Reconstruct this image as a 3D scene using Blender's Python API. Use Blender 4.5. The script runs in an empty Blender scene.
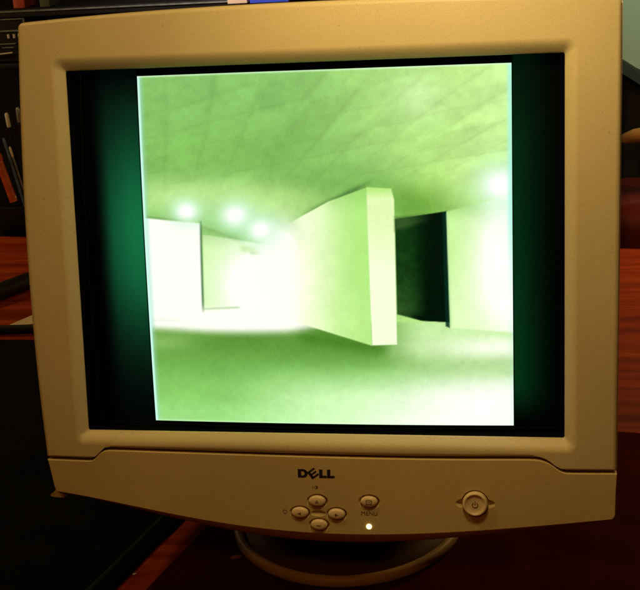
import bpy, bmesh, math, random
import numpy as np
from mathutils import Vector, Matrix, noise
random.seed(4)
rng = np.random.default_rng(7)
S = bpy.context.scene
C = S.collection
MM = 0.001

# ------------------------------------------------------------------ materials
def lin(c):
    c = np.asarray(c, float) / 255.0
    return np.where(c <= 0.04045, c / 12.92, ((c + 0.055) / 1.055) ** 2.4)

def mat(name, color, rough=0.5, spec=0.5, metallic=0.0, bump=0.0, bscale=300.0, mottle=0.0,
        mscale=20.0, coat=0.0, color2=None, speck=0.0):
    m = bpy.data.materials.new(name); m.use_nodes = True
    nt = m.node_tree; N = nt.nodes; L = nt.links
    b = N['Principled BSDF']
    b.inputs['Roughness'].default_value = rough
    b.inputs['Specular IOR Level'].default_value = spec
    b.inputs['Metallic'].default_value = metallic
    b.inputs['Coat Weight'].default_value = coat
    tc = N.new('ShaderNodeTexCoord')
    n1 = N.new('ShaderNodeTexNoise'); n1.inputs['Scale'].default_value = mscale
    n1.inputs['Detail'].default_value = 5
    L.new(tc.outputs['Object'], n1.inputs['Vector'])
    mx = N.new('ShaderNodeMix'); mx.data_type = 'RGBA'
    c1 = tuple(color) + (1,)
    c2 = tuple(color2) + (1,) if color2 is not None else tuple(x * (1 - mottle) for x in color) + (1,)
    mx.inputs[6].default_value = c1; mx.inputs[7].default_value = c2
    rp = N.new('ShaderNodeMapRange'); rp.inputs[1].default_value = 0.35; rp.inputs[2].default_value = 0.65
    L.new(n1.outputs['Fac'], rp.inputs[0]); L.new(rp.outputs[0], mx.inputs[0])
    out = mx.outputs[2]
    if speck > 0:                                   # fine moulded grain
        g = N.new('ShaderNodeTexNoise'); g.inputs['Scale'].default_value = 650; g.inputs['Detail'].default_value = 4
        L.new(tc.outputs['Object'], g.inputs['Vector'])
        rg = N.new('ShaderNodeMapRange'); rg.inputs[1].default_value = .3; rg.inputs[2].default_value = .7; rg.inputs[3].default_value = .94; rg.inputs[4].default_value = 1.04
        L.new(g.outputs['Fac'], rg.inputs[0])
        vm = N.new('ShaderNodeVectorMath'); vm.operation = 'SCALE'
        L.new(out, vm.inputs[0]); L.new(rg.outputs[0], vm.inputs['Scale']); out = vm.outputs[0]
    if speck > 0:                                   # tiny dark grime specks
        v = N.new('ShaderNodeTexNoise'); v.inputs['Scale'].default_value = 420; v.inputs['Detail'].default_value = 1
        L.new(tc.outputs['Object'], v.inputs['Vector'])
        r2 = N.new('ShaderNodeMapRange'); r2.inputs[1].default_value = 0.755; r2.inputs[2].default_value = 0.80
        r2.inputs[4].default_value = speck
        L.new(v.outputs['Fac'], r2.inputs[0])
        m2 = N.new('ShaderNodeMix'); m2.data_type = 'RGBA'
        L.new(r2.outputs[0], m2.inputs[0]); L.new(out, m2.inputs[6]); m2.inputs[7].default_value = (0.10, 0.08, 0.05, 1)
        out = m2.outputs[2]
    L.new(out, b.inputs['Base Color'])
    if bump > 0:
        n2 = N.new('ShaderNodeTexNoise'); n2.inputs['Scale'].default_value = bscale; n2.inputs['Detail'].default_value = 3
        L.new(tc.outputs['Object'], n2.inputs['Vector'])
        bp = N.new('ShaderNodeBump'); bp.inputs['Strength'].default_value = bump; bp.inputs['Distance'].default_value = 0.0006
        L.new(n2.outputs['Fac'], bp.inputs['Height']); L.new(bp.outputs[0], b.inputs['Normal'])
    return m

M_BEIGE = mat('beige_plastic', (0.60, 0.475, 0.235), 0.46, 0.4, bump=0.2, bscale=1500, mottle=0.11, mscale=9, speck=0.3)
M_PANEL = mat('beige_panel_plastic', (0.57, 0.42, 0.17), 0.45, 0.4, bump=0.2, bscale=1500, mottle=0.12, mscale=10, speck=0.3)
M_BUTTON = mat('beige_button_plastic', (0.74, 0.56, 0.29), 0.38, 0.5, mottle=0.08, mscale=200)
M_INK = mat('dark_print', (0.012, 0.008, 0.02), 0.5)
M_INK2 = mat('faint_print', (0.10, 0.065, 0.035), 0.6)
M_DARKGAP = mat('shell_interior', (0.10, 0.07, 0.045), 0.7)
M_BLACK = mat('black_plastic', (0.012, 0.011, 0.010), 0.6, 0.2, mottle=0.3)
M_SURR = mat('dull_black_rubber', (0.003, 0.003, 0.003), 0.95, 0.02, mottle=0.2)
M_SHADE = mat('dark_red_brown_shade', (0.085, 0.012, 0.005), 0.95, 0.02, bump=0.5, bscale=700, mottle=0.4)  # for the sheet that imitates shade on the desk
M_CLOTH = mat('black_cloth', (0.006, 0.006, 0.006), 0.95, 0.05, bump=0.5, bscale=700, mottle=0.3)
M_HEM = mat('dark_green_hem', (0.012, 0.042, 0.024), 0.8, 0.1, bump=0.4, bscale=800, mottle=0.5, mscale=60)
M_WALL = mat('pale_green_wall', (0.40, 0.52, 0.36), 0.8, 0.2, bump=0.2, bscale=60, mottle=0.1, mscale=4)
M_PAPER = mat('cream_paper', (0.75, 0.66, 0.42), 0.8, 0.1, mottle=0.08, mscale=30)
M_ORANGE = mat('orange_plastic', (0.62, 0.10, 0.02), 0.4, mottle=0.4, mscale=60)
M_REDBOX = mat('red_orange_card', (0.50, 0.07, 0.025), 0.6, mottle=0.5, mscale=50)
M_OLIVE = mat('dark_olive_card', (0.07, 0.075, 0.03), 0.7, mottle=0.3)
M_WHITEP = mat('white_plastic', (0.60, 0.57, 0.48), 0.4, mottle=0.15, mscale=80)
M_GREYM = mat('grey_metal', (0.30, 0.33, 0.30), 0.35, metallic=0.4, mottle=0.4, mscale=90)
M_BLUEP = mat('blue_grey_plastic', (0.10, 0.16, 0.26), 0.4, mottle=0.3, mscale=60)
M_BLUE = mat('blue_card', (0.05, 0.10, 0.80), 0.5, mottle=0.2)
M_PEACH = mat('pale_card', (0.75, 0.58, 0.42), 0.7, mottle=0.1)
M_DRED = mat('dark_red_leather', (0.10, 0.006, 0.004), 0.5, 0.3, bump=0.4, bscale=150, mottle=0.4, mscale=12)
M_DCHAIR = mat('black_leather', (0.006, 0.008, 0.007), 0.6, 0.2, bump=0.3, bscale=120, mottle=0.3, mscale=12)
M_TAN = mat('tan_padding', (0.36, 0.20, 0.07), 0.7, 0.2, bump=0.4, bscale=90, mottle=0.4, mscale=30)
M_FLOOR = mat('dark_floor', (0.02, 0.012, 0.008), 0.8, mottle=0.3)

def wood():
    m = bpy.data.materials.new('red_brown_wood'); m.use_nodes = True
    nt = m.node_tree; N = nt.nodes; L = nt.links; b = N['Principled BSDF']
    tc = N.new('ShaderNodeTexCoord'); mp = N.new('ShaderNodeMapping')
    mp.inputs['Scale'].default_value = (1.2, 16, 1.2)
    L.new(tc.outputs['Object'], mp.inputs[0])
    n = N.new('ShaderNodeTexNoise'); n.inputs['Scale'].default_value = 3.2; n.inputs['Detail'].default_value = 8
    n.inputs['Roughness'].default_value = 0.62; n.inputs['Distortion'].default_value = 0.6
    L.new(mp.outputs[0], n.inputs['Vector'])
    cr = N.new('ShaderNodeValToRGB')
    e = cr.color_ramp.elements
    e[0].position = 0.30; e[0].color = (0.10, 0.008, 0.002, 1)
    e[1].position = 0.72; e[1].color = (0.46, 0.085, 0.016, 1)
    k = e.new(0.5); k.color = (0.27, 0.036, 0.007, 1)
    L.new(n.outputs['Fac'], cr.inputs[0]); L.new(cr.outputs[0], b.inputs['Base Color'])
    b.inputs['Roughness'].default_value = 0.5; b.inputs['Specular IOR Level'].default_value = 0.05
    bp = N.new('ShaderNodeBump'); bp.inputs['Strength'].default_value = 0.15; bp.inputs['Distance'].default_value = 0.001
    L.new(n.outputs['Fac'], bp.inputs['Height']); L.new(bp.outputs[0], b.inputs['Normal'])
    return m
M_WOOD = wood()

# ------------------------------------------------------------------ object helpers
def link(name, me, m, parent=None, smooth=40):
    if m is not None: me.materials.append(m)
    o = bpy.data.objects.new(name, me); C.objects.link(o)
    if parent: o.parent = parent
    if smooth:
        for p in me.polygons: p.use_smooth = True
        try:
            me.set_sharp_from_angle(angle=math.radians(smooth))
        except Exception: pass
    return o

def wn(o):
    m = o.modifiers.new('WeightedNormal', 'WEIGHTED_NORMAL'); m.keep_sharp = True; m.weight = 80
    return o

def from_bm(name, bm, m, parent=None, smooth=40, recalc=True):
    if recalc: bmesh.ops.recalc_face_normals(bm, faces=bm.faces)
    me = bpy.data.meshes.new(name); bm.to_mesh(me); bm.free()
    return link(name, me, m, parent, smooth)

def tag(o, label, cat=None, group=None, kind=None):
    if label: o['label'] = label
    if cat: o['category'] = cat
    if group: o['group'] = group
    if kind: o['kind'] = kind
    return o

def empty(name, loc):
    o = bpy.data.objects.new(name, None); o.empty_display_size = 0.05
    o.location = loc; C.objects.link(o); return o

def add_box(bm, c, s, rz=0.0, bev=0.0, rx=0.0, ry=0.0):
    r = bmesh.ops.create_cube(bm, size=1.0)
    vs = r['verts']
    M = Matrix.Translation(c) @ Matrix.Rotation(rz, 4, 'Z') @ Matrix.Rotation(ry, 4, 'Y') @ Matrix.Rotation(rx, 4, 'X') @ Matrix.Diagonal((*s, 1))
    bmesh.ops.transform(bm, matrix=M, verts=vs)
    if bev > 0:
        es = list({e for v in vs for e in v.link_edges})
        bmesh.ops.bevel(bm, geom=es, offset=bev, segments=3, affect='EDGES', profile=0.5)

def add_tube(bm, pts, rad, seg=12, cap=True):
    pts = [Vector(p) for p in pts]
    rads = rad if isinstance(rad, (list, tuple)) else [rad] * len(pts)
    rings = []
    for i, p in enumerate(pts):
        d = (pts[min(i + 1, len(pts) - 1)] - pts[max(i - 1, 0)]).normalized()
        a = d.orthogonal().normalized() if i == 0 else (a - a.dot(d) * d).normalized()
        b = d.cross(a)
        rings.append([bm.verts.new(p + (a * math.cos(t) + b * math.sin(t)) * rads[i]) for t in [2 * math.pi * k / seg for k in range(seg)]])
    for r0, r1 in zip(rings, rings[1:]):
        for k in range(seg): bm.faces.new((r0[k], r0[(k + 1) % seg], r1[(k + 1) % seg], r1[k]))
    if cap: bm.faces.new(rings[0][::-1]); bm.faces.new(rings[-1])

def lathe(bm, prof, c=(0, 0, 0), seg=128, sx=1.0, sy=1.0):
    rings = [[bm.verts.new((c[0] + r * sx * math.cos(2 * math.pi * k / seg), c[1] + r * sy * math.sin(2 * math.pi * k / seg), c[2] + z)) for k in range(seg)] for r, z in prof]
    for r0, r1 in zip(rings, rings[1:]):
        for k in range(seg): bm.faces.new((r0[k], r0[(k + 1) % seg], r1[(k + 1) % seg], r1[k]))
    bm.faces.new(rings[-1]); bm.faces.new(rings[0][::-1])

def bridge(bm, r0, r1):
    n = len(r0)
    for k in range(n): bm.faces.new((r0[k], r0[(k + 1) % n], r1[(k + 1) % n], r1[k]))

# ------------------------------------------------------------------ 2-D outlines (millimetres, x right, z up, monitor face frame)
def resample(pts, n, closed=True):
    P = np.asarray(pts, float)
    if closed: P = np.vstack([P, P[:1]])
    s = np.r_[0, np.cumsum(np.hypot(*np.diff(P, axis=0).T))]
    t = np.linspace(0, s[-1], n, endpoint=not closed)
    return np.c_[np.interp(t, s, P[:, 0]), np.interp(t, s, P[:, 1])]

def fillet_join(polys, radii):
    """closed outline from consecutive open polylines; the joint after polyline i is rounded by radii[i]"""
    out = []
    n = len(polys)
    cut = []
    for i in range(n):
        P = resample(polys[i], 800, False)
        s = np.r_[0, np.cumsum(np.hypot(*np.diff(P, axis=0).T))]
        a, b = radii[i - 1], radii[i]
        cut.append(P[(s >= a) & (s <= s[-1] - b)])
    for i in range(n):
        A = cut[i]; B = cut[(i + 1) % n]
        corner = np.asarray(polys[i][-1], float)
        out.append(A)
        t = np.linspace(0, 1, 14)[1:-1, None]
        out.append((1 - t) ** 2 * A[-1] + 2 * t * (1 - t) * corner + t ** 2 * B[0])
    return np.vstack(out)

def inset(P, d):
    T = np.roll(P, -2, 0) - np.roll(P, 2, 0)
    T /= np.maximum(np.hypot(T[:, 0], T[:, 1])[:, None], 1e-9)
    Nn = np.c_[-T[:, 1], T[:, 0]]
    area = 0.5 * np.sum(P[:, 0] * np.roll(P[:, 1], -1) - np.roll(P[:, 0], -1) * P[:, 1])
    return P + Nn * d * (1 if area > 0 else -1)

def ray_hit(P, ang):
    """boundary radius of the star-shaped outline P (about 0,0) at the angles ang"""
    a = np.unwrap(np.arctan2(P[:, 1], P[:, 0])); r = np.hypot(P[:, 0], P[:, 1])
    if a[-1] < a[0]: a = a[::-1]; r = r[::-1]
    a0 = a[0]
    q = (ang - a0) % (2 * np.pi) + a0
    aa = np.r_[a, a[0] + 2 * np.pi]; rr = np.r_[r, r[0]]
    # exact segment intersection
    idx = np.clip(np.searchsorted(aa, q, side='right') - 1, 0, len(aa) - 2)
    X = rr * np.cos(aa); Z = rr * np.sin(aa)
    x0, z0, x1, z1 = X[idx], Z[idx], X[idx + 1], Z[idx + 1]
    c, s = np.cos(q), np.sin(q)
    den = (x1 - x0) * s - (z1 - z0) * c
    t = np.where(np.abs(den) > 1e-9, (z0 * c - x0 * s) / np.where(np.abs(den) > 1e-9, den, 1), 0)
    t = np.clip(t, 0, 1)
    return np.hypot(x0 + t * (x1 - x0), z0 + t * (z1 - z0))

def rrect(hw, hh, r, n=24):
    pts = []
    for cx, cz, a0 in ((hw - r, hh - r, 0), (-hw + r, hh - r, 90), (-hw + r, -hh + r, 180), (hw - r, -hh + r, 270)):
        for k in range(n + 1):
            a = math.radians(a0 + 90 * k / n); pts.append((cx + r * math.cos(a), cz + r * math.sin(a)))
    return resample(pts, 4000)

GROOVE = [(-195.6, -144.4), (-166, -145.0), (-162.2, -145.0), (-160.3, -144.2), (-157.4, -141.2), (-154.6, -138.6), (-151.2, -137.2),
          (-146, -136.9), (-97, -137.7), (0, -138.9), (80, -138.9), (143, -137.5), (149, -137.9), (154.3, -139.6), (158.2, -142.2),
          (161.5, -144.8), (164.5, -146.2), (168, -146.5), (198.7, -145.9)]
def chaikin(P, it=2):
    P = np.asarray(P, float)
    for _ in range(it):
        Q = [P[0]]
        for a, b in zip(P, P[1:]): Q += [0.75 * a + 0.25 * b, 0.25 * a + 0.75 * b]
        Q.append(P[-1]); P = np.array(Q)
    return P
G = chaikin(GROOVE, 2)
lz = np.linspace(-145, 159, 40)
lx = np.polyval(np.polyfit([-142, -73, -45, 27, 120, 157], [-195.6, -198.7, -199.9, -199.7, -196.8, -195.0], 3), lz)
rx_ = np.polyval(np.polyfit([-145.9, -97, 0, 94, 152, 158], [198.7, 198.9, 199.4, 199.9, 200.0, 199.9], 2), lz)
tx = np.linspace(lx[-1], rx_[-1], 60)
tz = 163.0 - 5.4 * (np.abs(tx) / 193.0) ** 2.2

GH = 0.45   # half width of the seam
left = np.c_[lx, np.r_[lz]]; left[0] = (G[0][0], G[0][1] + GH)
left[-1] = (tx[0], tz[0])
right = np.c_[rx_, lz]; right[0] = (G[-1][0], G[-1][1] + GH); right[-1] = (tx[-1], tz[-1])
bez = fillet_join([G + [0, GH], right, np.c_[tx, tz][::-1], left[::-1]], [1.2, 4.5, 3.8, 1.2])
BZ = resample(bez, 3000)

# ------------------------------------------------------------------ monitor root
TILT = math.radians(-11.0)
HC = 0.285
root = empty('computer_monitor', (0, 0, HC))
root.rotation_euler = (TILT, 0, 0)
tag(root, 'beige tube computer monitor with its lit green screen, standing on the desk', 'monitor')

def ring(bm, P, y): return [bm.verts.new((x * MM, y * MM, z * MM)) for x, z in P]

# bezel
bm = bmesh.new()
radial = lambda P, d: P * (1 - d / np.hypot(P[:, 0], P[:, 1]))[:, None]
O3 = radial(BZ, 4.0)
ang = np.arctan2(O3[:, 1], O3[:, 0])
def by_angle(P):
    r = ray_hit(P, ang); return np.c_[r * np.cos(ang), r * np.sin(ang)]
loops = [(BZ, 24), (BZ, -1.2), (inset(BZ, 0.25), -2.6), (inset(BZ, 0.65), -4.1), (inset(BZ, 1.05), -5.1), (radial(BZ, 2.6), -5.9)]
loops.append((O3, -6.0))
nb = 12
for i in range(nb + 1):
    s = i / nb
    hw = 173.2 + (165.1 - 173.2) * s; hh = 133.8 + (124.9 - 133.8) * s
    # a soft roll into a concave flank that ends steeply at the opening
    y = -6.0 + 5.8 * (1 - math.cos(math.pi / 2 * min(1, s * 1.0))) ** 1.05
    loops.append((by_angle(rrect(hw, hh, 7.0 - 5.6 * s)), y))
loops.append((by_angle(rrect(165.0, 124.8, 1.3)), .35))
loops.append((by_angle(rrect(164.9, 124.7, 1.3)), 1.1))
prev = None
for P, y in loops:
    r = ring(bm, P, y)
    if prev: bridge(bm, prev, r)
    prev = r
bezel = wn(from_bm('bezel', bm, M_BEIGE, root, smooth=50))
bm = bmesh.new(); prev = None
for P, y in ((rrect(167.5, 127.5, 2), 1.4), (rrect(164.9, 124.7, 1.3), 1.3), (rrect(164.7, 124.5, 1.3), 2.0), (rrect(164.7, 124.5, 1.3), 15.0)):
    r = ring(bm, resample(P, 1200), y)
    if prev: bridge(bm, prev, r)
    prev = r
from_bm('tube_surround', bm, M_SURR, root, smooth=50)

# control panel under the seam
cx_ = np.linspace(-190.2, 197.6, 90)
fc = np.polyfit([-190, -142, -95, -67, -28, 14, 55, 96, 136, 168, 191, 198], [-169.2, -176.6, -185.5, -189.7, -192.8, -194.3, -193.3, -190.6, -186.1, -181.6, -179.2, -178.2], 5)
fd = np.polyfit([-190, -128, -70, -14, 14, 55, 89, 136, 188, 198], [1.8, 3.2, 4.8, 6.4, 6.4, 5.2, 4.6, 3.6, 2.0, 1.8], 4)
chin = np.c_[cx_, np.polyval(fc, cx_)]
pl = np.array([(G[0][0] + 1.0, G[0][1] - GH), (-192.2, -158), chin[0]])
pr = np.array([chin[-1], (198.0, -160), (G[-1][0], G[-1][1] - GH)])
pan = fillet_join([chin, pr, (G - [0, GH])[::-1], pl], [3.0, 1.6, 1.6, 1.8])
PN = resample(pan, 2600)
bottom_w = np.clip((-(PN[:, 1]) - 150 - 0) / 18, 0, 1)          # how much a rim point belongs to the lower edge
zc = np.polyval(fc, np.clip(PN[:, 0], -190, 198))
low = np.clip(1 - (PN[:, 1] - zc) / 4.0, 0, 1)
drop = 1.35 * np.polyval(fd, np.clip(PN[:, 0], -190, 198)) * low
def dropped(P, k, extra=0): Q = P.copy(); Q[:, 1] -= drop * k; return Q
bm = bmesh.new()
rings_p = []
def low_y(y0, y1): return y0 + (y1 - y0) * low
def ring_y(P, ys): return [bm.verts.new((x * MM, y * MM, z * MM)) for (x, z), y in zip(P, ys)]
seq = [(dropped(PN, 1.0), low_y(24, 26)), (dropped(PN, 1.0), low_y(-3.8, 3.5)), (dropped(PN, 0.85), low_y(-4.6, 1.0)), (dropped(inset(PN, 0.25), 0.35), low_y(-5.5, -3.6)), (inset(PN, 0.6), low_y(-5.95, -5.5)), (inset(PN, 1.0), low_y(-6.0, -6.0))]
prev = None
for P, ys in seq:
    r = ring_y(P, ys)
    if prev: bridge(bm, prev, r)
    prev = r
outer_edges = [bm.edges.get((prev[i], prev[(i + 1) % len(prev)])) for i in range(len(prev))]
BTN = [('adjustment_button', -1.2, -170.4), ('adjustment_button', -13.5, -179.0), ('adjustment_button', 12.0, -179.4), ('adjustment_button', -0.4, -187.4)]
holes = []
def ell(cx, cz, a, b, n=72): return np.array([(cx + a * math.cos(2 * math.pi * k / n), cz + b * math.sin(2 * math.pi * k / n)) for k in range(n)])
for nme, x, z in BTN: holes.append((x + .2, z - .2, 7.6, 5.4, 6.3, 4.2))
holes.append((34.8, -170.1, 7.7, 5.5, 6.3, 4.3))
def pshape(cx, cz, r, a, b, n=120):
    out = []
    for k in range(n):
        t = 2 * math.pi * k / n
        e = a * b / math.hypot(b * math.cos(t), a * math.sin(t))
        out.append((cx + max(r, e) * math.cos(t), cz + max(r, e) * math.sin(t)))
    return np.array(out)
all_edges = list(outer_edges)
hole_specs = []
for x, z, a, b, a2, b2 in holes:
    hole_specs.append((ell(x, z, a, b), [(ell(x, z, a - .25, b - .25), -5.75), (ell(x, z, a2, b2), -4.2), (ell(x, z, a2 - .05, b2 - .05), -2.2), (ell(x, z, 2, 1.4), -2.2)]))
hole_specs.append((pshape(106.2, -169.4, 9.5, 13.3, 4.4), [(pshape(106.2, -169.4, 9.3, 13.0, 4.1), -5.7), (pshape(106.2, -169.4, 9.0, 10.6, 2.6), -3.6), (ell(106.2, -169.4, 4, 4, 120), -3.4)]))
hole_specs.append((ell(-0.7, -179.2, 5.4, 2.3, 48), [(ell(-0.7, -179.2, 5.0, 1.9, 48), -5.7), (ell(-0.7, -179.0, 3.4, .9, 48), -5.0), (ell(-0.7, -179.0, 1, .3, 48), -4.9)]))
for P0, steps in hole_specs:
    r0 = ring(bm, P0, -6.0)
    es = [bm.edges.new((r0[i], r0[(i + 1) % len(r0)])) for i in range(len(r0))]
    all_edges += es
    prev = r0
    for P, y in steps:
        r = ring(bm, P, y); bridge(bm, prev, r); prev = r
    bm.faces.new(prev)
bmesh.ops.triangle_fill(bm, use_beauty=True, use_dissolve=False, edges=all_edges, normal=(0, -1, 0))
panel = wn(from_bm('control_panel', bm, M_PANEL, root, smooth=35))

# buttons, domed ovals
def oval_button(name, x, z, a, b, parent, label=None):
    bm = bmesh.new()
    prof = [(1.0, -2.0), (1.0, -5.6), (.965, -6.6), (.90, -7.2), (.78, -7.6), (.55, -7.9), (.25, -8.05), (.08, -8.08)]
    prev = None
    for k, y in prof:
        r = ring(bm, ell(x, z, a * k, b * k, 64), y)
        if prev: bridge(bm, prev, r)
        prev = r
    bm.faces.new(prev)
    o = from_bm(name, bm, M_BUTTON, parent, smooth=60)
    if label: o['label'] = label
    return o
def flat(name, polys, y, m, parent, th=0.12):
    """thin raised print: list of (outer, inner or None) outlines in mm"""
    bm = bmesh.new()
    for o_, i_ in polys:
        o_ = np.asarray(o_, float)
        f = ring(bm, o_, y - th); b = ring(bm, o_, y + .1)
        bridge(bm, b, f)
        if i_ is None: bm.faces.new(f)
        else:
            i_ = np.asarray(i_, float)
            g = ring(bm, i_, y - th); h = ring(bm, i_, y + .1)
            bridge(bm, f, g); bridge(bm, g, h)
    return from_bm(name, bm, m, parent, smooth=0)
def rot2(P, deg, c=(0, 0)):
    a = math.radians(deg); P = np.asarray(P, float) - c
    return np.c_[P[:, 0] * math.cos(a) - P[:, 1] * math.sin(a), P[:, 0] * math.sin(a) + P[:, 1] * math.cos(a)] + c
blabels = ['topmost oval button of the cross', 'left oval button of the cross', 'right oval button of the cross', 'lowest oval button of the cross']
for (nme, x, z), lb, rdeg in zip(BTN, blabels, (0, 90, -90, 180)):
    b = oval_button(nme, x, z, 5.9, 3.9, panel, lb)
    if rdeg in (0,):
        arrow = [([(x - 1.3, z - .8), (x + 1.3, z - .8), (x + .1, z + 1.3)], [(x - .5, z - .35), (x + .5, z - .35), (x + .1, z + .5)])]
    elif rdeg == 180:
        arrow = [([(x - 1.5, z - .3), (x + 1.5, z - .3), (x + 1.5, z + .3), (x - 1.5, z + .3)], None)]
    elif rdeg == 90:
        arrow = [([(x - 1.6, z - .3), (x + 1.0, z - .9), (x + 1.0, z + .8)], None)]
    else:
        arrow = [([(x + 1.5, z), (x - .8, z + 1.1), (x - .8, z - 1.1)], None)]
    flat('button_mark', arrow, -8.05, M_INK2, panel)
oval_button('menu_button', 34.6, -169.9, 5.9, 3.9, panel, 'oval button above the MENU lettering')
flat('button_mark', [([(32.6, -171.4), (36.8, -171.4), (36.8, -168.4), (32.6, -168.4)], [(33.1, -170.9), (36.3, -170.9), (36.3, -168.9), (33.1, -168.9)]),
                     ([(33.6, -170.1), (35.8, -170.1), (35.8, -169.7), (33.6, -169.7)], None)], -8.0, M_INK2, panel)
# power button
bm = bmesh.new(); prev = None
for k, y in [(8.4, -2.8), (8.4, -7.6), (8.1, -8.6), (7.5, -9.2), (6.9, -9.25), (6.4, -8.9), (5.9, -8.5), (4.0, -8.3), (1.0, -8.25)]:
    r = ring(bm, ell(106.2, -169.2, k, k, 96), y)
    if prev: bridge(bm, prev, r)
    prev = r
bm.faces.new(prev)
power = from_bm('power_button', bm, M_BUTTON, panel, smooth=60); power['label'] = 'large round power button with raised rim'
arc = []
t = np.radians(np.linspace(125, 415, 40))
oo = np.c_[106.2 + 2.1 * np.cos(t), -169.6 + 2.1 * np.sin(t)]; ii = np.c_[106.2 + 1.55 * np.cos(t), -169.6 + 1.55 * np.sin(t)]
flat('power_symbol', [(np.vstack([oo, ii[::-1]]), None), ([(105.95, -169.5), (106.45, -169.5), (106.45, -166.9), (105.95, -166.9)], None)], -8.35, M_INK2, panel)
# lamp
m_led = bpy.data.materials.new('lit_indicator'); m_led.use_nodes = True
bb = m_led.node_tree.nodes['Principled BSDF']; bb.inputs['Emission Color'].default_value = (1.0, 0.88, 0.42, 1); bb.inputs['Emission Strength'].default_value = 2.2
bb.inputs['Base Color'].default_value = (0.6, 0.6, 0.4, 1)
bm = bmesh.new(); prev = None
for k, y in [(1.9, -5.0), (1.9, -6.3), (1.6, -6.8), (1.0, -7.1), (.3, -7.2)]:
    r = ring(bm, ell(34.2, -187.6, k, k, 32), y)
    if prev: bridge(bm, prev, r)
    prev = r
bm.faces.new(prev)
led = from_bm('indicator_light', bm, m_led, panel); led['label'] = 'small lit round indicator light'
# logo lettering
YF = -6.0
z0, z1 = -153.9, -148.0
def Lx(x, w=5.2): return ([(x, z0), (x + w, z0), (x + w, z0 + 1.6), (x + 2.3, z0 + 1.6), (x + 2.3, z1), (x, z1)], None)
x0 = -13.9
n = 20
Dt = np.radians(np.linspace(90, -90, n))
h = (z1 - z0) / 2; zc_ = (z0 + z1) / 2
Do = np.vstack([[(x0, z0), (x0, z1)], np.c_[x0 + 3.9 + 2.9 * np.cos(Dt), zc_ + h * np.sin(Dt)]])
Di = np.vstack([[(x0 + 2.3, z0 + 1.4), (x0 + 2.3, z1 - 1.4)], np.c_[x0 + 3.5 + 1.2 * np.cos(Dt), zc_ + (h - 1.4) * np.sin(Dt)]])
ex, ez = -3.4, zc_
E_ = [(ex - 2.6, ez - 2.7), (ex + 2.8, ez - 2.7), (ex + 2.8, ez - 1.6), (ex - .9, ez - 1.6), (ex - .9, ez - .5), (ex + 2.5, ez - .5), (ex + 2.5, ez + .5), (ex - .9, ez + .5),
      (ex - .9, ez + 1.6), (ex + 2.8, ez + 1.6), (ex + 2.8, ez + 2.7), (ex - 2.6, ez + 2.7)]
E_ = rot2((np.array(E_) - (ex, ez)) * (1.1, 1.12) + (ex, ez), 36, (ex, ez))
flat('logo_lettering', [(Do, Di), (E_, None), Lx(.9), Lx(6.3)], YF, M_INK, panel, .15)
def text(name, s, x, z, size, m, parent):
    cu = bpy.data.curves.new(name, 'FONT'); cu.body = s; cu.size = size * MM; cu.align_x = 'CENTER'; cu.align_y = 'CENTER'
    cu.extrude = 0.00008
    tmp = bpy.data.objects.new('tmp', cu); C.objects.link(tmp)
    bpy.context.view_layer.update()
    me = bpy.data.meshes.new_from_object(tmp.evaluated_get(bpy.context.evaluated_depsgraph_get()))
    bpy.data.objects.remove(tmp); bpy.data.curves.remove(cu)
    me.transform(Matrix.Translation((x * MM, (YF - .08) * MM, z * MM)) @ Matrix.Rotation(math.radians(90), 4, 'X'))
    me.materials.clear()
    return link(name, me, m, parent, 0)
text('menu_lettering', 'MENU', 34.6, -178.4, 4.2, M_INK2, panel)
# small pictograms: sun above, contrast left, and two faint ones lower left
def ringpoly(cx, cz, r, w, n=28): return (ell(cx, cz, r, r, n), ell(cx, cz, r - w, r - w, n))
flat('pictogram', [ringpoly(-1.5, -160.6, 1.2, .4), (np.array([(-1.5, -161.7), (-.5, -161.2), (-.2, -160.6), (-.5, -160.0), (-1.5, -159.5)]), None),
     ([(-3.7, -161.6), (-3.3, -161.7), (-3.7, -160.6), (-3.3, -159.5), (-3.7, -159.6), (-4.1, -160.6)], None)], YF, M_INK2, panel)
flat('pictogram', [ringpoly(-24.0, -178.6, 1.4, .35), ([(-24.3, -180.4), (-23.8, -180.4), (-23.8, -179.8), (-24.3, -179.8)], None)], YF, M_INK2, panel)

# rear shell
bm = bmesh.new()
def rr(hw, zt, zb, r, y, bow=0):
    P = rrect(hw, (zt - zb) / 2, r, 10); P = resample(P, 240); P = P + [0, (zt + zb) / 2]
    return ring(bm, P, y)
prev = None
for a in [(190, 156, -142, 4, 15.5), (192, 157, -166, 6, 16.0), (192.5, 158, -167, 6, 40), (190, 156, -165, 12, 95), (178, 148, -155, 22, 150), (150, 122, -140, 26, 290), (132, 104, -128, 24, 395), (126, 98, -122, 20, 405)]:
    r = rr(*a)
    if prev: bridge(bm, prev, r)
    prev = r
bm.faces.new(prev)
# little flared lower corner of the shell
def prism(bm, P, y0, y1):
    a = ring(bm, P, y0); b = ring(bm, P, y1); bridge(bm, a, b); bm.faces.new(a[::-1]); bm.faces.new(b)
prism(bm, [(-188, -166.0), (-190.6, -167.4), (-193.0, -170.2), (-195.6, -172.2), (-196.2, -173.2), (-195.4, -174.2), (-192, -174.6), (-186, -174.8)], -1.0, 20)
shell = from_bm('rear_shell', bm, M_BEIGE, root, smooth=40)

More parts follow.
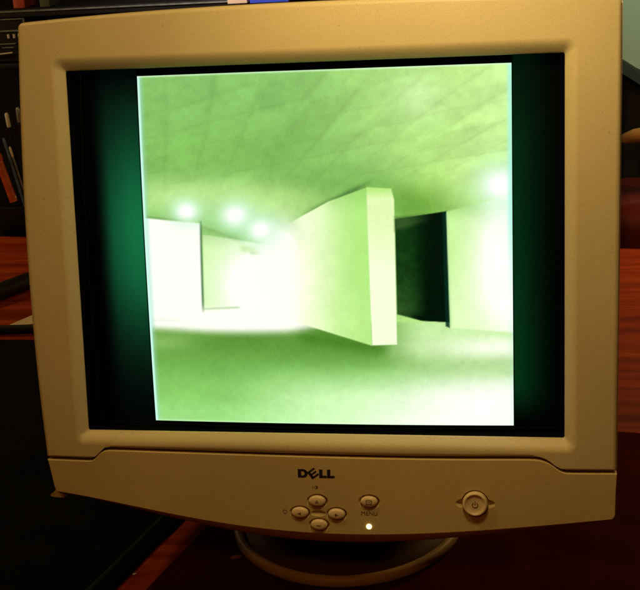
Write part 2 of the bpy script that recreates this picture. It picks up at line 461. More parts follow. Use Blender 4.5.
# ------------------------------------------------------------------ the picture tube with its displayed picture
PX0, PX1, PZ0, PZ1 = -117.7, 131.6, -119.3, 119.7
def sm(a, b, x): t = np.clip((x - a) / (b - a), 0, 1); return t * t * (3 - 2 * t)
def vnoise(x, y, seed):
    r = np.random.default_rng(seed).random((257, 257))
    xi = np.floor(x).astype(int); yi = np.floor(y).astype(int); fx = x - xi; fy = y - yi
    fx = fx * fx * (3 - 2 * fx); fy = fy * fy * (3 - 2 * fy); g = lambda i, j: r[i % 257, j % 257]
    return (g(xi, yi) * (1 - fx) + g(xi + 1, yi) * fx) * (1 - fy) + (g(xi, yi + 1) * (1 - fx) + g(xi + 1, yi + 1) * fx) * fy
def fbm(x, y, seed, o=4):
    s = 0; a = 0.5; t = 0
    for k in range(o): s = s + a * vnoise(x * 2 ** k, y * 2 ** k, seed + k); t += a; a *= .55
    return s / t
def rgb(r, g, b): return np.array([r, g, b], float)
def lerp(A, B, t): return A + (B - A) * t[..., None]
def inpoly(u, v, P, soft=0.002):
    """soft convex-polygon mask, P anticlockwise"""
    m = np.ones_like(u)
    for (x0, y0), (x1, y1) in zip(P, P[1:] + P[:1]):
        L = math.hypot(x1 - x0, y1 - y0)
        d = ((x1 - x0) * (v - y0) - (y1 - y0) * (u - x0)) / L
        m = np.minimum(m, np.clip(d / soft + .5, 0, 1))
    return m
def blob(u, v, cx, cy, rx, ry, p=2.0): return np.exp(-(((u - cx) / rx) ** 2 + ((v - cy) / ry) ** 2) ** (p / 2))
def line(u, v, x0, y0, x1, y1, w, fade=0.02):
    L = math.hypot(x1 - x0, y1 - y0); t = ((u - x0) * (x1 - x0) + (v - y0) * (y1 - y0)) / L ** 2
    d = np.abs((x1 - x0) * (v - y0) - (y1 - y0) * (u - x0)) / L
    return np.exp(-(d / w) ** 2) * sm(-fade, fade, t) * (1 - sm(1 - fade, 1 + fade, t))

def picture(u, v):
    """a dim concrete room seen through a green filter, in the picture's own 0..1 coordinates; display values 0..255"""
    # ceiling
    nz = fbm(u * 9, v * 9, 11); nf = fbm(u * 60, v * 60, 31, 3)
    col = lerp(rgb(133, 202, 108) + 0 * u[..., None], rgb(190, 247, 142), sm(.30, .95, u))
    col = lerp(col, rgb(122, 192, 86), .75 * blob(u, v, .22, .78, .30, .11))
    col = lerp(col, rgb(112, 182, 84), .85 * blob(u, v, .53, .675, .22, .07))
    col = lerp(col, rgb(100, 168, 56), .95 * blob(u, v, .755, .625, .13, .06))
    col = lerp(col, rgb(190, 250, 160), .75 * blob(u, v, .08, .66, .20, .05))
    col = lerp(col, rgb(188, 242, 145), .8 * blob(u, v, .36, .63, .15, .05))
    col = lerp(col, rgb(186, 240, 140), .6 * blob(u, v, .20, .665, .20, .035))
    col = lerp(col, rgb(205, 252, 185), .7 * blob(u, v, .76, .92, .07, .07))
    col = lerp(col, rgb(205, 245, 180), .45 * blob(u, v, 1.0, .9, .14, .2))
    col = lerp(col, rgb(195, 240, 130), .6 * blob(u, v, .93, .69, .13, .07))
    c1 = ((u - .05) / np.maximum(v - .30, .05) - .248) / .205; c2 = ((u + 2.5) / np.maximum(v - .25, .05) - 3.95) / .46
    c1 = c1 + .22 * (fbm(u * 6, v * 6, 201, 2) - .5); c2 = c2 + .30 * (fbm(u * 7, v * 7, 211, 2) - .5)
    H = np.random.default_rng(5).random((64, 64))
    def hs(a, b): return H[a.astype(int) % 64, b.astype(int) % 64]
    f1, f2 = np.floor(c1), np.floor(c2); g1, g2 = sm(0, .22, c1 - f1), sm(0, .22, c2 - f2)
    til = (hs(f1 - 1, f2 - 1) * (1 - g1) + hs(f1, f2 - 1) * g1) * (1 - g2) + (hs(f1 - 1, f2) * (1 - g1) + hs(f1, f2) * g1) * g2
    jn = np.maximum(np.exp(-((c1 - np.round(c1)) / .07) ** 2), .7 * np.exp(-((c2 - np.round(c2)) / .07) ** 2))
    vis = sm(.62, .76, v)
    col = col * (1 + vis * (.085 * (til - .5) - .030 * jn))[..., None]
    # slab joints running to the vanishing point, and the cross joints
    j = 0
    for x0, y0, x1, y1, k in ((.225, .985, .17, .79, 1), (.38, .985, .26, .81, 1), (.535, .96, .40, .83, .9), (.70, .95, .50, .80, .55), (.97, .90, .62, .78, .8), (1.0, .80, .70, .72, .4),
                              (.06, .93, .05, .80, .5), (.02, .83, .42, .80, .35), (.20, .885, .50, .90, .4), (.42, .77, .80, .84, .45), (.50, .72, .72, .76, .4), (.10, .74, .45, .72, .3)):
        j = np.maximum(j, k * line(u, v, x0, y0, x1, y1, (.014), .25))
    col = col * (1 - .02 * j)[..., None]
    tile = fbm(u * 24 + v * 4, v * 30, 71, 2)
    col = col * np.array([1.0, .975, .93])
    col = col * (1 + .07 * (nz - .5) + .07 * (tile - .5) + .07 * (nf - .5))[..., None]
    # floor
    hor = np.where(u < .45, .285 + .0 * u, .285)
    fl = lerp(rgb(88, 150, 50) + 0 * u[..., None], rgb(132, 205, 96), sm(.265, .08, v))
    fl = lerp(fl, rgb(156, 228, 132), sm(.10, .0, v) * .8)
    fl = lerp(fl, rgb(210, 252, 175), .85 * sm(.60, .78, u) * sm(.12, .24, v))
    fl = lerp(fl, rgb(206, 255, 185), .95 * sm(.15, .52, u) * sm(.20, .06, v))
    fl = lerp(fl, rgb(255, 255, 250), sm(.55, 1.0, u + .9 * (.15 - v)) * sm(.22, .07, v))
    fl = lerp(fl, rgb(250, 255, 240), .9 * blob(u, v, .97, .225, .17, .035))
    fl = lerp(fl, rgb(185, 228, 145), .45 * blob(u, v, .93, .165, .11, .022))
    fl = lerp(fl, rgb(70, 132, 34), .8 * line(u, v, .42, .262, .66, .220, .020, .1))
    fl = lerp(fl, rgb(255, 255, 248), sm(.262, .300, v + .012 * np.sin(u * 6)) * (1 - sm(.38, .50, u)))
    fl = lerp(fl, rgb(195, 240, 150), .35 * blob(u, v, .03, .24, .1, .03))
    fl = fl * (1 + .08 * (fbm(u * 10, v * 26, 55) - .5) + .06 * (nf - .5))[..., None]
    col = lerp(col, fl, sm(.301, .297, v))
    # far bright room on the left
    bw = lerp(rgb(204, 250, 165) + 0 * u[..., None], rgb(255, 255, 252), np.clip(blob(u, v, .34, .40, .125, .12) * 1.9, 0, 1))
    bw = bw * (1 - .18 * sm(.50, .585, v) * (1 - sm(.22, .30, u)))[..., None]
    col = lerp(col, bw, inpoly(u, v, [(.158, .30), (.50, .30), (.50, .50), (.272, .535), (.162, .560)], .004))
    col = lerp(col, rgb(120, 170, 80), .8 * line(u, v, .160, .574, .275, .535, .006, .2))
    col = lerp(col, rgb(255, 255, 250), .95 * inpoly(u, v, [(.158, .285), (.46, .285), (.42, .335), (.158, .328)], .02))
    col = lerp(col, rgb(120, 175, 90), .8 * line(u, v, .158, .336, .262, .341, .0030, .1))
    col = lerp(col, rgb(190, 232, 150), .85 * line(u, v, .272, .512, .375, .494, .010, .1))
    col = lerp(col, rgb(150, 205, 110), .7 * line(u, v, .30, .498, .385, .490, .005, .1))
    # white block
    wb = inpoly(u, v, [(-.05, .26), (.156, .28), (.163, .583), (-.05, .607)], .003) * sm(.270, .315, v + .02 * (fbm(u * 20, v * 20, 9) - .5))
    col = lerp(col, rgb(254, 255, 250), wb)
    col = lerp(col, rgb(60, 110, 55), .85 * line(u, v, .163, .59, .1575, .325, .0035, .02))
    col = lerp(col, rgb(110, 165, 80), .8 * line(u, v, -.02, .606, .12, .590, .0035, .1))
    # glowing haze round the far room
    col = lerp(col, rgb(255, 255, 250), np.clip(1.6 * blob(u, v, .385, .455, .075, .125, 3), 0, 1))
    col = lerp(col, rgb(255, 255, 250), np.clip(1.2 * blob(u, v, .25, .312, .26, .028), 0, 1) * (1 - sm(.40, .48, u)))
    # long partition wall
    w = lerp(rgb(244, 255, 215) + 0 * u[..., None], rgb(176, 238, 126), sm(.44, .60, u))
    w = lerp(w, rgb(146, 212, 98), .7 * sm(.60, .68, v) * sm(.46, .55, u))
    w = lerp(w, rgb(200, 250, 150), .5 * blob(u, v, .56, .30, .06, .08))
    w = lerp(w, rgb(255, 255, 240), 1 - sm(.40, .49, u + .22 * np.abs(v - .42)))
    w = w * (1 + .06 * (fbm(u * 30, v * 30, 77) - .5))[..., None]
    wm = inpoly(u, v, [(.36, .318), (.624, .231), (.621, .676), (.517, .640), (.40, .575)], .003) * sm(.385, .455, u)
    col = lerp(col, w, wm)
    col = lerp(col, rgb(72, 120, 55), .8 * line(u, v, .47, .612, .615, .683, .008, .25) * (1 - wm))
    # pillar end
    p = lerp(rgb(226, 250, 180) + 0 * u[..., None], rgb(244, 255, 218), sm(.60, .42, v))
    p = lerp(p, rgb(182, 236, 122), sm(.64, .675, v))
    p = p * (1 + .05 * (fbm(u * 40, v * 20, 97) - .5))[..., None]
    col = lerp(col, p, inpoly(u, v, [(.6245, .232), (.692, .234), (.693, .640), (.686, .672), (.620, .677)], .003))
    # dark doorway
    d = lerp(rgb(4, 44, 8) + 0 * u[..., None], rgb(44, 84, 30), .9 * sm(.50, .34, v) * sm(.79, .70, u))
    d = lerp(d, rgb(20, 64, 20), .7 * blob(u, v, .715, .50, .03, .12))
    d = lerp(d, rgb(0, 16, 6), sm(.73, .79, u) * .9)
    d = d * (1 + .5 * (fbm(u * 50, v * 50, 13) - .5))[..., None]
    dm = inpoly(u, v, [(.694, .306), (.760, .302), (.834, .281), (.829, .607), (.694, .588)], .003)
    col = lerp(col, d, dm)
    col = lerp(col, rgb(60, 95, 40), .75 * inpoly(u, v, [(.694, .556), (.83, .594), (.83, .608), (.694, .592)], .012) * sm(.80, .72, u))
    col = lerp(col, rgb(1, 18, 8), .9 * np.clip(line(u, v, .735, .312, .83, .292, .012, .2), 0, 1) * dm)
    col = lerp(col, rgb(0, 44, 30), .85 * inpoly(u, v, [(.823, .286), (.8345, .281), (.830, .607), (.819, .603)], .003))
    # wall at the right, light spilling over it
    r_ = lerp(rgb(190, 245, 138) + 0 * u[..., None], rgb(218, 253, 178), sm(.50, .30, v))
    r_ = lerp(r_, rgb(255, 255, 250), np.clip(1.9 * blob(u, v, 1.02, .46, .115, .20), 0, 1))
    r_ = lerp(r_, rgb(138, 196, 88), .6 * sm(.57, .63, v) * (1 - sm(.88, .96, u)))
    r_ = r_ * (1 + .06 * (fbm(u * 26, v * 26, 17) - .5))[..., None]
    col = lerp(col, r_, inpoly(u, v, [(.836, .281), (1.05, .262), (1.05, .658), (.830, .606)], .003))
    col = lerp(col, rgb(190, 232, 160), .8 * line(u, v, .8375, .285, .8325, .60, .003, .02))
    col = lerp(col, rgb(205, 245, 175), .8 * line(u, v, .84, .276, 1.0, .262, .006, .02))
    # lamps
    for x, y, r in ((.124, .618, .026), (.262, .604, .031), (.330, .563, .028), (.975, .675, .045)):
        col = lerp(col, rgb(196, 250, 212), .85 * np.clip(1.1 * blob(u, v, x, y, r * 1.9, r * 1.7), 0, 1))
        col = lerp(col, rgb(252, 255, 253), np.clip(1.25 * blob(u, v, x, y, r * 1.05, r * .9, 2), 0, 1))
    # convergence fringe down both sides
    col = lerp(col, rgb(150, 222, 205), .55 * sm(.022, .004, u))
    col = lerp(col, rgb(205, 255, 245), .9 * sm(.009, .003, u))
    col = lerp(col, rgb(165, 245, 232), .8 * sm(.982, .998, u) * (.25 + .75 * sm(.35, .6, v)))
    col = lerp(col, rgb(225, 255, 225), .6 * sm(.994, .998, v))
    col = lerp(col, rgb(225, 255, 225), .4 * sm(.006, .002, v))
    lum = (.3 * col[..., 0] + .6 * col[..., 1] + .1 * col[..., 2])[..., None]
    col = col * .90 + .10 * lum * np.array([1.02, 1.0, .80]) + 0.10 * .2 * np.maximum(col.min(-1, keepdims=True) - 200, 0)
    return np.clip(col, 0, 255)

def screen():
    xs = np.concatenate([np.linspace(-165.4, PX0 - .15, 90), np.linspace(PX0, PX1, 470), np.linspace(PX1 + .15, 165.4, 70)])
    zs = np.concatenate([np.linspace(-125.4, PZ0 - .15, 14), np.linspace(PZ0, PZ1, 450), np.linspace(PZ1 + .15, 125.4, 14)])
    X, Z = np.meshgrid(xs, zs, indexing='ij')
    Y = 3.6 + 8.5 * (X ** 2 + Z ** 2) / 207.0 ** 2
    nx, nz = X.shape
    co = np.stack([X, Y, Z], -1).reshape(-1, 3) * MM
    i = np.arange(nx - 1)[:, None] * nz + np.arange(nz - 1)[None]
    q = np.stack([i, i + nz, i + nz + 1, i + 1], -1).reshape(-1, 4)
    me = bpy.data.meshes.new('screen')
    me.from_pydata([], [], [])
    me.vertices.add(len(co)); me.vertices.foreach_set('co', co.ravel())
    me.loops.add(q.size); me.loops.foreach_set('vertex_index', q.ravel().astype(np.int32))
    me.polygons.add(len(q)); me.polygons.foreach_set('loop_start', np.arange(0, q.size, 4, dtype=np.int32))
    me.update(calc_edges=True); me.validate()
    u = (X - PX0) / (PX1 - PX0); v = (Z - PZ0) / (PZ1 - PZ0)
    col = picture(u, v)
    # unused raster beside the picture: the black level still glows dark green
    e = 11.0
    lft = sm(-153, -139, X + .012 * Z) * (.72 + .28 * sm(-146, -122, X)) * (X < PX0)
    gl = np.clip(blob(X, Z, -126, 8, 60, 78, 2.4), 0, 1) * .95 + .17 * sm(122, 95, Z) * sm(-60, 30, Z)
    L_ = lft[..., None] * gl[..., None] * rgb(17, 98, 58)
    gr = (.46 + .10 * sm(60, -70, Z)) * (.55 + .45 * sm(125, 60, Z)) * sm(-122, -90, Z) * (1 - sm(126, 165, X))
    R_ = ((X > PX1) * gr)[..., None] * rgb(4, 94, 38)
    outc = L_ + R_
    inside = ((X >= PX0 - .01) & (X <= PX1 + .01) & (Z >= PZ0 - .01) & (Z <= PZ1 + .01))[..., None]
    edge = ((X > PX0 - 1.2) & (X < PX0)) | ((X < PX1 + .9) & (X > PX1))
    outc = outc * np.where(edge, .25, 1.0)[..., None]
    val = np.where(inside, col, outc)
    grain = rng.normal(0, 1, val.shape[:2])[..., None] * np.where(inside, 2.2, .9)
    val = np.clip(val + grain, 0, 255)
    c = np.concatenate([lin(val), np.ones(val.shape[:2] + (1,))], -1).reshape(-1, 4)
    at = me.color_attributes.new('Glow', 'FLOAT_COLOR', 'POINT')
    at.data.foreach_set('color', c.astype(np.float32).ravel())
    m = bpy.data.materials.new('tube_face'); m.use_nodes = True
    nt = m.node_tree; b = nt.nodes['Principled BSDF']
    b.inputs['Base Color'].default_value = (0.0015, 0.002, 0.0018, 1)
    b.inputs['Roughness'].default_value = 0.05; b.inputs['Specular IOR Level'].default_value = 0.22
    a = nt.nodes.new('ShaderNodeAttribute'); a.attribute_name = 'Glow'
    nt.links.new(a.outputs['Color'], b.inputs['Emission Color']); b.inputs['Emission Strength'].default_value = 1.04
    return link('screen', me, m, root, 180)
scr = screen()
scr['label'] = 'glowing screen showing an empty concrete room in green'

# ------------------------------------------------------------------ pedestal (upright in the world, parented to the monitor)
inv = Matrix.LocRotScale(root.location, root.rotation_euler.to_quaternion(), None).inverted()
def world_child(o): o.parent = root; o.matrix_parent_inverse = inv; return o
bm = bmesh.new()
lathe(bm, [(.086, .0045), (.0935, .0048), (.0952, .0065), (.0952, .0105), (.0944, .0126), (.0926, .0136), (.0900, .0134), (.0886, .0122), (.0880, .0090), (.045, .0085)], (-.009, .1215, 0), 160)
world_child(from_bm('base_ring', bm, M_BEIGE, None, 50))
bm = bmesh.new()
lathe(bm, [(.0872, .0090), (.0862, .0108), (.080, .0135), (.073, .020), (.068, .034), (.064, .055), (.060, .085), (.058, .13)], (-.009, .1215, 0), 96)
world_child(from_bm('swivel_neck', bm, mat('shade_darkened_plastic', (0.10, 0.055, 0.025), 0.6, 0.2, mottle=0.2), None, 60))  # beige neck coloured dark brown, the shade under the monitor painted in

# ------------------------------------------------------------------ desk
def slab(bm, P, z0, z1):
    a = [bm.verts.new((x, y, z0)) for x, y in P]; b = [bm.verts.new((x, y, z1)) for x, y in P]
    bridge(bm, a, b); bm.faces.new(a[::-1]); bm.faces.new(b)
desk = empty('desk', (-.1, .3, -.74))
tag(desk, 'red brown wooden desk under the monitor, its grain running sideways', 'desk')
def world_to(o, par):
    o.parent = par; o.matrix_parent_inverse = Matrix.Translation(par.location).inverted(); return o
bm = bmesh.new()
bk = lambda x: .953 + (x + .66) * (-.0952)
slab(bm, [(-1.1, -.32), (1.0, -.52), (1.0, bk(1.0)), (-1.1, bk(-1.1))], -.028, 0)
bmesh.ops.bevel(bm, geom=[e for e in bm.edges if e.verts[0].co.z > -.001 and e.verts[1].co.z > -.001], offset=.003, segments=3, affect='EDGES')
world_to(from_bm('tabletop', bm, M_WOOD, None, 40), desk)
for x, y in ((-1.0, -.2), (.92, -.42), (-1.0, .88), (.92, .72)):
    bm = bmesh.new(); add_box(bm, (x, y, -.385), (.06, .06, .71), bev=.004)
    world_to(from_bm('leg', bm, M_WOOD, None, 40), desk)

# floor and wall behind
bm = bmesh.new(); slab(bm, [(-3, -2), (3, -2), (3, 2.2), (-3, 2.2)], -.80, -.742)
tag(from_bm('floor', bm, M_FLOOR, None, 0), None, kind='structure')
bm = bmesh.new(); add_box(bm, (1.2, 1.44, .3), (2.6, .1, 2.2)); 
tag(from_bm('wall', bm, M_WALL, None, 0), None, kind='structure')

# black cloth with green hem, lower left
def sheet(name, P, z, th, m, parent=None, wav=0.0, seed=3, sub=26):
    P = [Vector((x, y, 0)) for x, y in P]
    bm = bmesh.new(); top = []
    for i in range(sub + 1):
        row = []
        for j in range(sub + 1):
            u, v = i / sub, j / sub
            p = P[0] * (1 - u) * (1 - v) + P[1] * u * (1 - v) + P[2] * u * v + P[3] * (1 - u) * v
            h = wav * (0.5 + noise.noise(Vector((p.x * 14, p.y * 14, seed)))) if wav else 0
            row.append(bm.verts.new((p.x, p.y, z + th + max(h, 0))))
        top.append(row)
    for i in range(sub):
        for j in range(sub): bm.faces.new((top[i][j], top[i + 1][j], top[i + 1][j + 1], top[i][j + 1]))
    g = bmesh.ops.extrude_face_region(bm, geom=bm.faces[:])
    for v in [x for x in g['geom'] if isinstance(x, bmesh.types.BMVert)]: v.co.z = z
    return from_bm(name, bm, m, parent, 60)
cl = empty('desk_cloth', (-.5, .1, 0))
tag(cl, 'black cloth with a thin dark green stripe covering the desk left of the monitor', 'cloth')
def xg(y): return -.175 + (y - .11) * .2418      # the hem's line on the desk
world_to(sheet('fabric', [(-1.0, -.28), (xg(-.28) + .017, -.28), (xg(.50) + .017, .50), (-1.0, .535)], .001, .003, M_CLOTH, None, .004), cl)
bm = bmesh.new(); add_tube(bm, [(xg(y) + .0015, y, .0050) for y in np.linspace(-.28, .50, 30)], .0024, 8)
world_to(from_bm('stripe', bm, M_HEM, None, 60), cl)
# dark sheet standing in for the shade under and right of the stand
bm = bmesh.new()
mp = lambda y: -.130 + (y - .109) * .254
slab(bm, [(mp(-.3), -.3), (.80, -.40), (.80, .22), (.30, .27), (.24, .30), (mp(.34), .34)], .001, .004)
tag(from_bm('shade_sheet', bm, M_SHADE, None, 40), 'very dark sheet imitating the shade under and beside the foot of the monitor', 'shade')

# cable loop and paper on the desk, far left
bm = bmesh.new()
cp = [(-.80, .50), (-.70, .555), (-.62, .60), (-.565, .655), (-.52, .73), (-.47, .80), (-.40, .845), (-.30, .86)]
cpts = []
for i in range(len(cp) - 1):
    p0 = cp[max(i - 1, 0)]; p1 = cp[i]; p2 = cp[i + 1]; p3 = cp[min(i + 2, len(cp) - 1)]
    for k in range(8):
        t = k / 8
        f = lambda a, b, c, d: .5 * (2 * b + (c - a) * t + (2 * a - 5 * b + 4 * c - d) * t * t + (3 * b - a - 3 * c + d) * t ** 3)
        cpts.append((f(p0[0], p1[0], p2[0], p3[0]), f(p0[1], p1[1], p2[1], p3[1]), .0125))
add_tube(bm, cpts, .0115, 14)
tag(from_bm('cable', bm, M_BLACK, None, 60), 'thick black cable curving over the wooden desk behind the paper', 'cable')
bm = bmesh.new()
slab(bm, [(-.511, .560), (-.470, .580), (-.33, .63), (-.36, .70), (-.482, .618)], .0012, .0024)
tag(from_bm('paper_sheet', bm, M_PAPER, None, 0), 'cream sheet of paper with its pointed corner lying in front of the black cable', 'paper')
bm = bmesh.new()
add_tube(bm, [(-.62, .50, .006), (-.52, .548, .006), (-.42, .556, .006), (-.33, .54, .006)], .0055, 12)
tag(from_bm('thin_cable', bm, M_BLACK, None, 60), 'thin black cable running along the near side of the cream paper', 'cable')

# crumbs near the base
for nm, x, y, s, mt, lb in (('paper_scrap', -.0925, .066, .0032, M_TAN, 'small tan scrap of paper lying at the left of the monitor foot'), ('crumb', -.1715, .042, .0011, M_WHITEP, 'tiny white crumb on the strip of bare wood')):
    bm = bmesh.new(); bmesh.ops.create_icosphere(bm, subdivisions=2, radius=s)
    for v in bm.verts: v.co = Vector((v.co.x * 1.3 + .6 * v.co.y, v.co.y, v.co.z * .35)) * (1 + .3 * noise.noise(v.co * 900)); v.co += Vector((x, y, .0045 if nm == 'paper_scrap' else .0008))
    tag(from_bm(nm, bm, mt, None, 0), lb, 'scrap' if nm == 'paper_scrap' else 'crumb')

# ------------------------------------------------------------------ shelf unit standing behind the desk at the left
sh = empty('shelf_unit', (-.6, 1.1, -.74))
tag(sh, 'black shelf unit behind the left end of the desk, crowded with small things', 'shelf')
def spart(name, c, s, mt=M_BLACK, bev=.001):
    bm = bmesh.new(); add_box(bm, c, s, bev=bev); return world_to(from_bm(name, bm, mt, None, 40), sh)
spart('side_panel', (-.93, 1.11, .05), (.02, .26, 1.58)); spart('side_panel', (-.02, 1.11, .05), (.02, .26, 1.58))
spart('back_panel', (-.475, 1.25, .05), (.89, .012, 1.58))
spart('shelf', (-.475, 1.11, .3375), (.888, .26, .012))
spart('shelf', (-.475, 1.11, -.03), (.888, .26, .018)); spart('shelf', (-.475, 1.11, .72), (.888, .26, .018))
bm = bmesh.new(); add_box(bm, (-.475, .9785, .3405), (.888, .002, .0022))
world_to(from_bm('shelf_edging', bm, M_GREYM, None, 0), sh)

def box_thing(name, c, s, mt, label, cat, rz=0, bev=.0008, group=None):
    """a card box: body with a lid seam"""
    r = empty(name, (c[0], c[1], c[2] - s[2] / 2)); tag(r, label, cat, group)
    b = bmesh.new(); add_box(b, (c[0], c[1], c[2] - s[2] * .12), (s[0], s[1], s[2] * .76), rz, bev); world_to(from_bm('body', b, mt, None, 40), r)
    b = bmesh.new(); add_box(b, (c[0], c[1], c[2] + s[2] * .38), (s[0] + .0016, s[1] + .0016, s[2] * .24), rz, bev); world_to(from_bm('lid', b, mt, None, 40), r)
    return r
box_thing('card_box', (-.607, 1.01, .3745), (.018, .05, .061), M_REDBOX, 'red orange box standing on the upper shelf at the far left', 'box')
box_thing('card_box', (-.567, 1.01, .3745), (.015, .05, .061), M_OLIVE, 'dark olive box on the upper shelf, right of the red one', 'box')
box_thing('card_box', (-.258, .975, .3765), (.028, .12, .065), M_PEACH, 'pale peach box just showing over the top edge of the monitor', 'box')
box_thing('card_box', (-.212, .975, .3765), (.054, .13, .065), M_BLUE, 'bright blue box just showing over the top edge of the monitor', 'box')

# small black appliance with a metal-framed display, hanging below the shelf board
ap = empty('stereo', (-.68, 1.02, .25)); tag(ap, 'black stereo with a grey framed display and a row of white keys', 'stereo')
bm = bmesh.new(); add_box(bm, (-.70, 1.04, .298), (.20, .12, .064), bev=.002); world_to(from_bm('body', bm, M_BLACK, None, 40), ap)
bm = bmesh.new()
for c, s in (((-.64, .979, .330 - .0005), (.080, .004, .0016)), ((-.64, .979, .3125), (.080, .004, .0022)), ((-.6005, .979, .3215), (.0022, .004, .0165))): add_box(bm, c, s)
world_to(from_bm('display_frame', bm, M_GREYM, None, 0), ap)
for i, x in enumerate((-.6275, -.6185, -.6105)):
    bm = bmesh.new(); add_box(bm, (x, .978, .3045), (.0034, .004, .0062), bev=.0008); world_to(from_bm('key', bm, M_WHITEP, None, 40), ap)
for x0, x1, z in ((-.645, -.618, .2935), (-.64, -.622, .288)):
    bm = bmesh.new(); add_box(bm, ((x0 + x1) / 2, .9785, z), (x1 - x0, .003, .0013)); world_to(from_bm('trim_line', bm, M_GREYM, None, 0), ap)
bm = bmesh.new(); add_box(bm, (-.70, 1.03, .2605), (.190, .11, .008), bev=.002); world_to(from_bm('tray', bm, M_BLACK, None, 40), ap)
bm = bmesh.new(); add_box(bm, (-.648, .973, .2795), (.050, .003, .0016), ry=math.radians(-4)); world_to(from_bm('tray_edge', bm, M_WHITEP, None, 0), ap)

# pen holder with pens
ph = empty('pen_holder', (-.668, 1.01, -.02)); tag(ph, 'black pen holder standing behind the desk at the far left', 'pen holder')
bm = bmesh.new(); lathe(bm, [(.036, 0), (.038, .002), (.040, .055), (.038, .056), (.036, .004), (.01, .003)], (-.668, 1.02, -.018), 48)
world_to(from_bm('cup', bm, M_BLACK, None, 50), ph)
def pen(name, a, b, rad, m1, m2, label, cat):
    """barrel from low point a to high point b, with a cap end"""
    a = Vector(a); b = Vector(b); r = empty(name, a); tag(r, label, cat, 'pens in the black holder')
    k = a.lerp(b, .86)
    bm = bmesh.new(); add_tube(bm, [a, k], rad, 10); world_to(from_bm('barrel', bm, m1, None, 60), r)
    bm = bmesh.new(); add_tube(bm, [k, k.lerp(b, .1), b.lerp(k, .1), b], [rad * 1.02, rad * 1.18, rad * 1.12, rad * .7], 10); world_to(from_bm('cap', bm, m2, None, 60), r)
pen('pen', (-.652, 1.0, .03), (-.653, .985, .188), .0030, M_BLACK, M_WHITEP, 'black pen with a white cap, left of the two tallest pens', 'pen')
pen('pen', (-.643, 1.0, .03), (-.6335, .985, .196), .0030, M_BLACK, M_GREYM, 'black pen with a grey metal cap, right of the two tallest pens', 'pen')
pen('pen', (-.648, .995, .02), (-.662, .98, .150), .0020, M_BLUEP, M_BLUEP, 'thin blue grey pen leaning left between the black pens', 'pen')
pen('pen', (-.640, .992, .02), (-.652, .976, .137), .0017, M_GREYM, M_WHITEP, 'short thin grey pen leaning beside the blue one', 'pen')
pen('marker_pen', (-.6555, .968, .052), (-.672, .968, .128), .0065, M_ORANGE, M_ORANGE, 'thick orange marker pen leaning in front of the holder', 'marker')
bm = bmesh.new(); bmesh.ops.create_uvsphere(bm, u_segments=16, v_segments=10, radius=.0026)
for v in bm.verts: v.co = Vector((v.co.x, v.co.y, v.co.z * 1.5)) + Vector((-.6525, .968, .0585))
o = from_bm('knob', bm, M_WHITEP, None, 60); world_to(o, ph); o['label'] = 'small white knob'

# ------------------------------------------------------------------ armchair behind the desk, right
ac = empty('armchair', (.42, 1.0, -.74)); tag(ac, 'dark armchair with a tan armrest behind the right end of the desk', 'armchair')
bm = bmesh.new()
# backrest, a slab with a rounded top drawn in x-z and given real depth
N_ = 40; xs = np.linspace(.235, .78, N_)
top = .205 - .035 * sm(.255, .33, xs) - .02 * sm(.25, .235, xs) - .05 * ((xs - .5) / .28) ** 2 * (xs > .5)
sec = [(1.17, 0.0), (1.155, .010), (1.19, .022), (1.235, .022), (1.26, .008), (1.265, -.02)]
rows = []
for x, tz_ in zip(xs, top):
    rows.append([bm.verts.new((x, 1.16, -.45))] + [bm.verts.new((x, y, tz_ + dz - .022)) for y, dz in sec] + [bm.verts.new((x, 1.265, -.45))])
for r0, r1 in zip(rows, rows[1:]):
    for k in range(len(r0) - 1): bm.faces.new((r0[k], r0[k + 1], r1[k + 1], r1[k]))
bm.faces.new(rows[0]); bm.faces.new(rows[-1][::-1])
world_to(from_bm('backrest', bm, M_DCHAIR, None, 60), ac)
bm = bmesh.new(); add_box(bm, (.50, 1.06, -.10), (.50, .19, .26), bev=.035); world_to(from_bm('seat', bm, M_DRED, None, 60), ac)
bm = bmesh.new()
add_tube(bm, [(.2665, 1.0, .117), (.272, 1.0, .1195), (.286, 1.0, .1235), (.305, 1.0, .126), (.34, 1.0, .124), (.38, 1.0, .118), (.40, 1.0, .112)], [.002, .0075, .0100, .0115, .012, .011, .004], 20)
bm2 = bm; world_to(from_bm('armrest', bm2, M_TAN, None, 60), ac)
bm = bmesh.new(); add_box(bm, (.33, 1.03, .055), (.02, .02, .15), bev=.004); world_to(from_bm('armrest_post', bm, M_DCHAIR, None, 40), ac)
for x in (.29, .72):
    for y in (1.0, 1.22):
        bm = bmesh.new(); add_box(bm, (x, y, -.59), (.035, .035, .30), bev=.004); world_to(from_bm('leg', bm, M_DCHAIR, None, 40), ac)

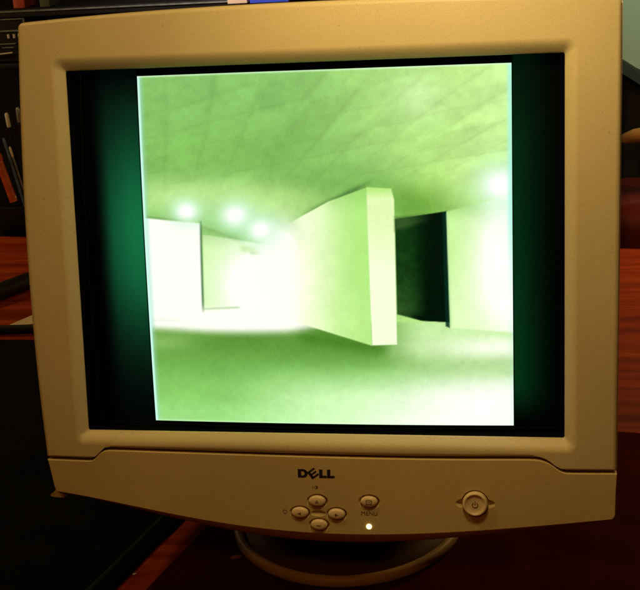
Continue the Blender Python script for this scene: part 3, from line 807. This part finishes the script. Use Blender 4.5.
# ------------------------------------------------------------------ lights: desk lamp as key, the others added with no visible source
def area(name, loc, target, size, power, color, spread=None):
    l = bpy.data.lights.new(name, 'AREA'); l.shape = 'DISK'; l.size = size; l.energy = power; l.color = color
    if spread: l.spread = math.radians(spread)
    o = bpy.data.objects.new(name, l); C.objects.link(o); o.location = loc
    o.rotation_euler = (Vector(target) - Vector(loc)).to_track_quat('-Z', 'Y').to_euler()
    return o
area('desk_lamp_light', (.085, -.155, .595), (.08, .0, .38), .09, .84, (1.0, .77, .35))
area('warm_fill_light', (.0, -1.2, 1.08), (0, 0, .2), .12, 1.6, (1.0, .30, .04))
area('high_left_added_light', (-.50, -.11, 1.00), (0, 0, .3), .08, 1.5, (1.0, .66, .22))  # added light for the left rim and bevel contrast, no lamp stands there
area('back_right_added_light', (.62, .85, .42), (.28, .60, 0), .10, 2.3, (1.0, .55, .18))  # added to brighten the desk behind the monitor, source unseen
area('back_left_added_light', (-.95, .80, .42), (-.60, .88, .02), .10, .8, (1.0, .62, .26))  # no lamp here, added to lift the desk and pens at far left
area('wall_added_light', (.42, 1.12, .62), (.36, 1.39, .44), .10, 1.3, (.85, 1.0, .72))  # added light that makes the greenish gradient on the wall
area('shelf_added_light', (-.35, .50, .80), (-.25, 1.0, .37), .08, .7, (1.0, .82, .7), 60)  # put in only to brighten the boxes on the shelf

w = bpy.data.worlds.new('World'); S.world = w; w.use_nodes = True
bg = w.node_tree.nodes['Background']; bg.inputs[0].default_value = (.9, .35, .12, 1); bg.inputs[1].default_value = .006

# ------------------------------------------------------------------ camera
cam = bpy.data.cameras.new('Camera'); co = bpy.data.objects.new('Camera', cam); C.objects.link(co)
R = [[0.9845913033410808, -0.1748421678368947, 0.0031908825122394964], [0.16271706331778213, 0.9226898494312529, 0.3495233884331186], [-0.06405562184811456, -0.3436184775337714, 0.9369222055256372]]
right_, fwd, up = [Vector((R[0][k], R[1][k], R[2][k])) for k in range(3)]
Mx = Matrix.Identity(4)
for r in range(3): Mx[r][0] = right_[r]; Mx[r][1] = up[r]; Mx[r][2] = -fwd[r]; Mx[r][3] = (0.14642236489307556, -0.7551754097618092, 0.5361017144685201)[r]
co.matrix_world = Mx
cam.sensor_fit = 'HORIZONTAL'; cam.sensor_width = 36; cam.lens = 36 * 1214.276 / 640
cam.clip_start = .02; cam.clip_end = 50
S.camera = co
S.render.engine = 'CYCLES'
S.view_settings.view_transform = 'Standard'; S.view_settings.look = 'None'; S.view_settings.exposure = 0; S.view_settings.gamma = 1
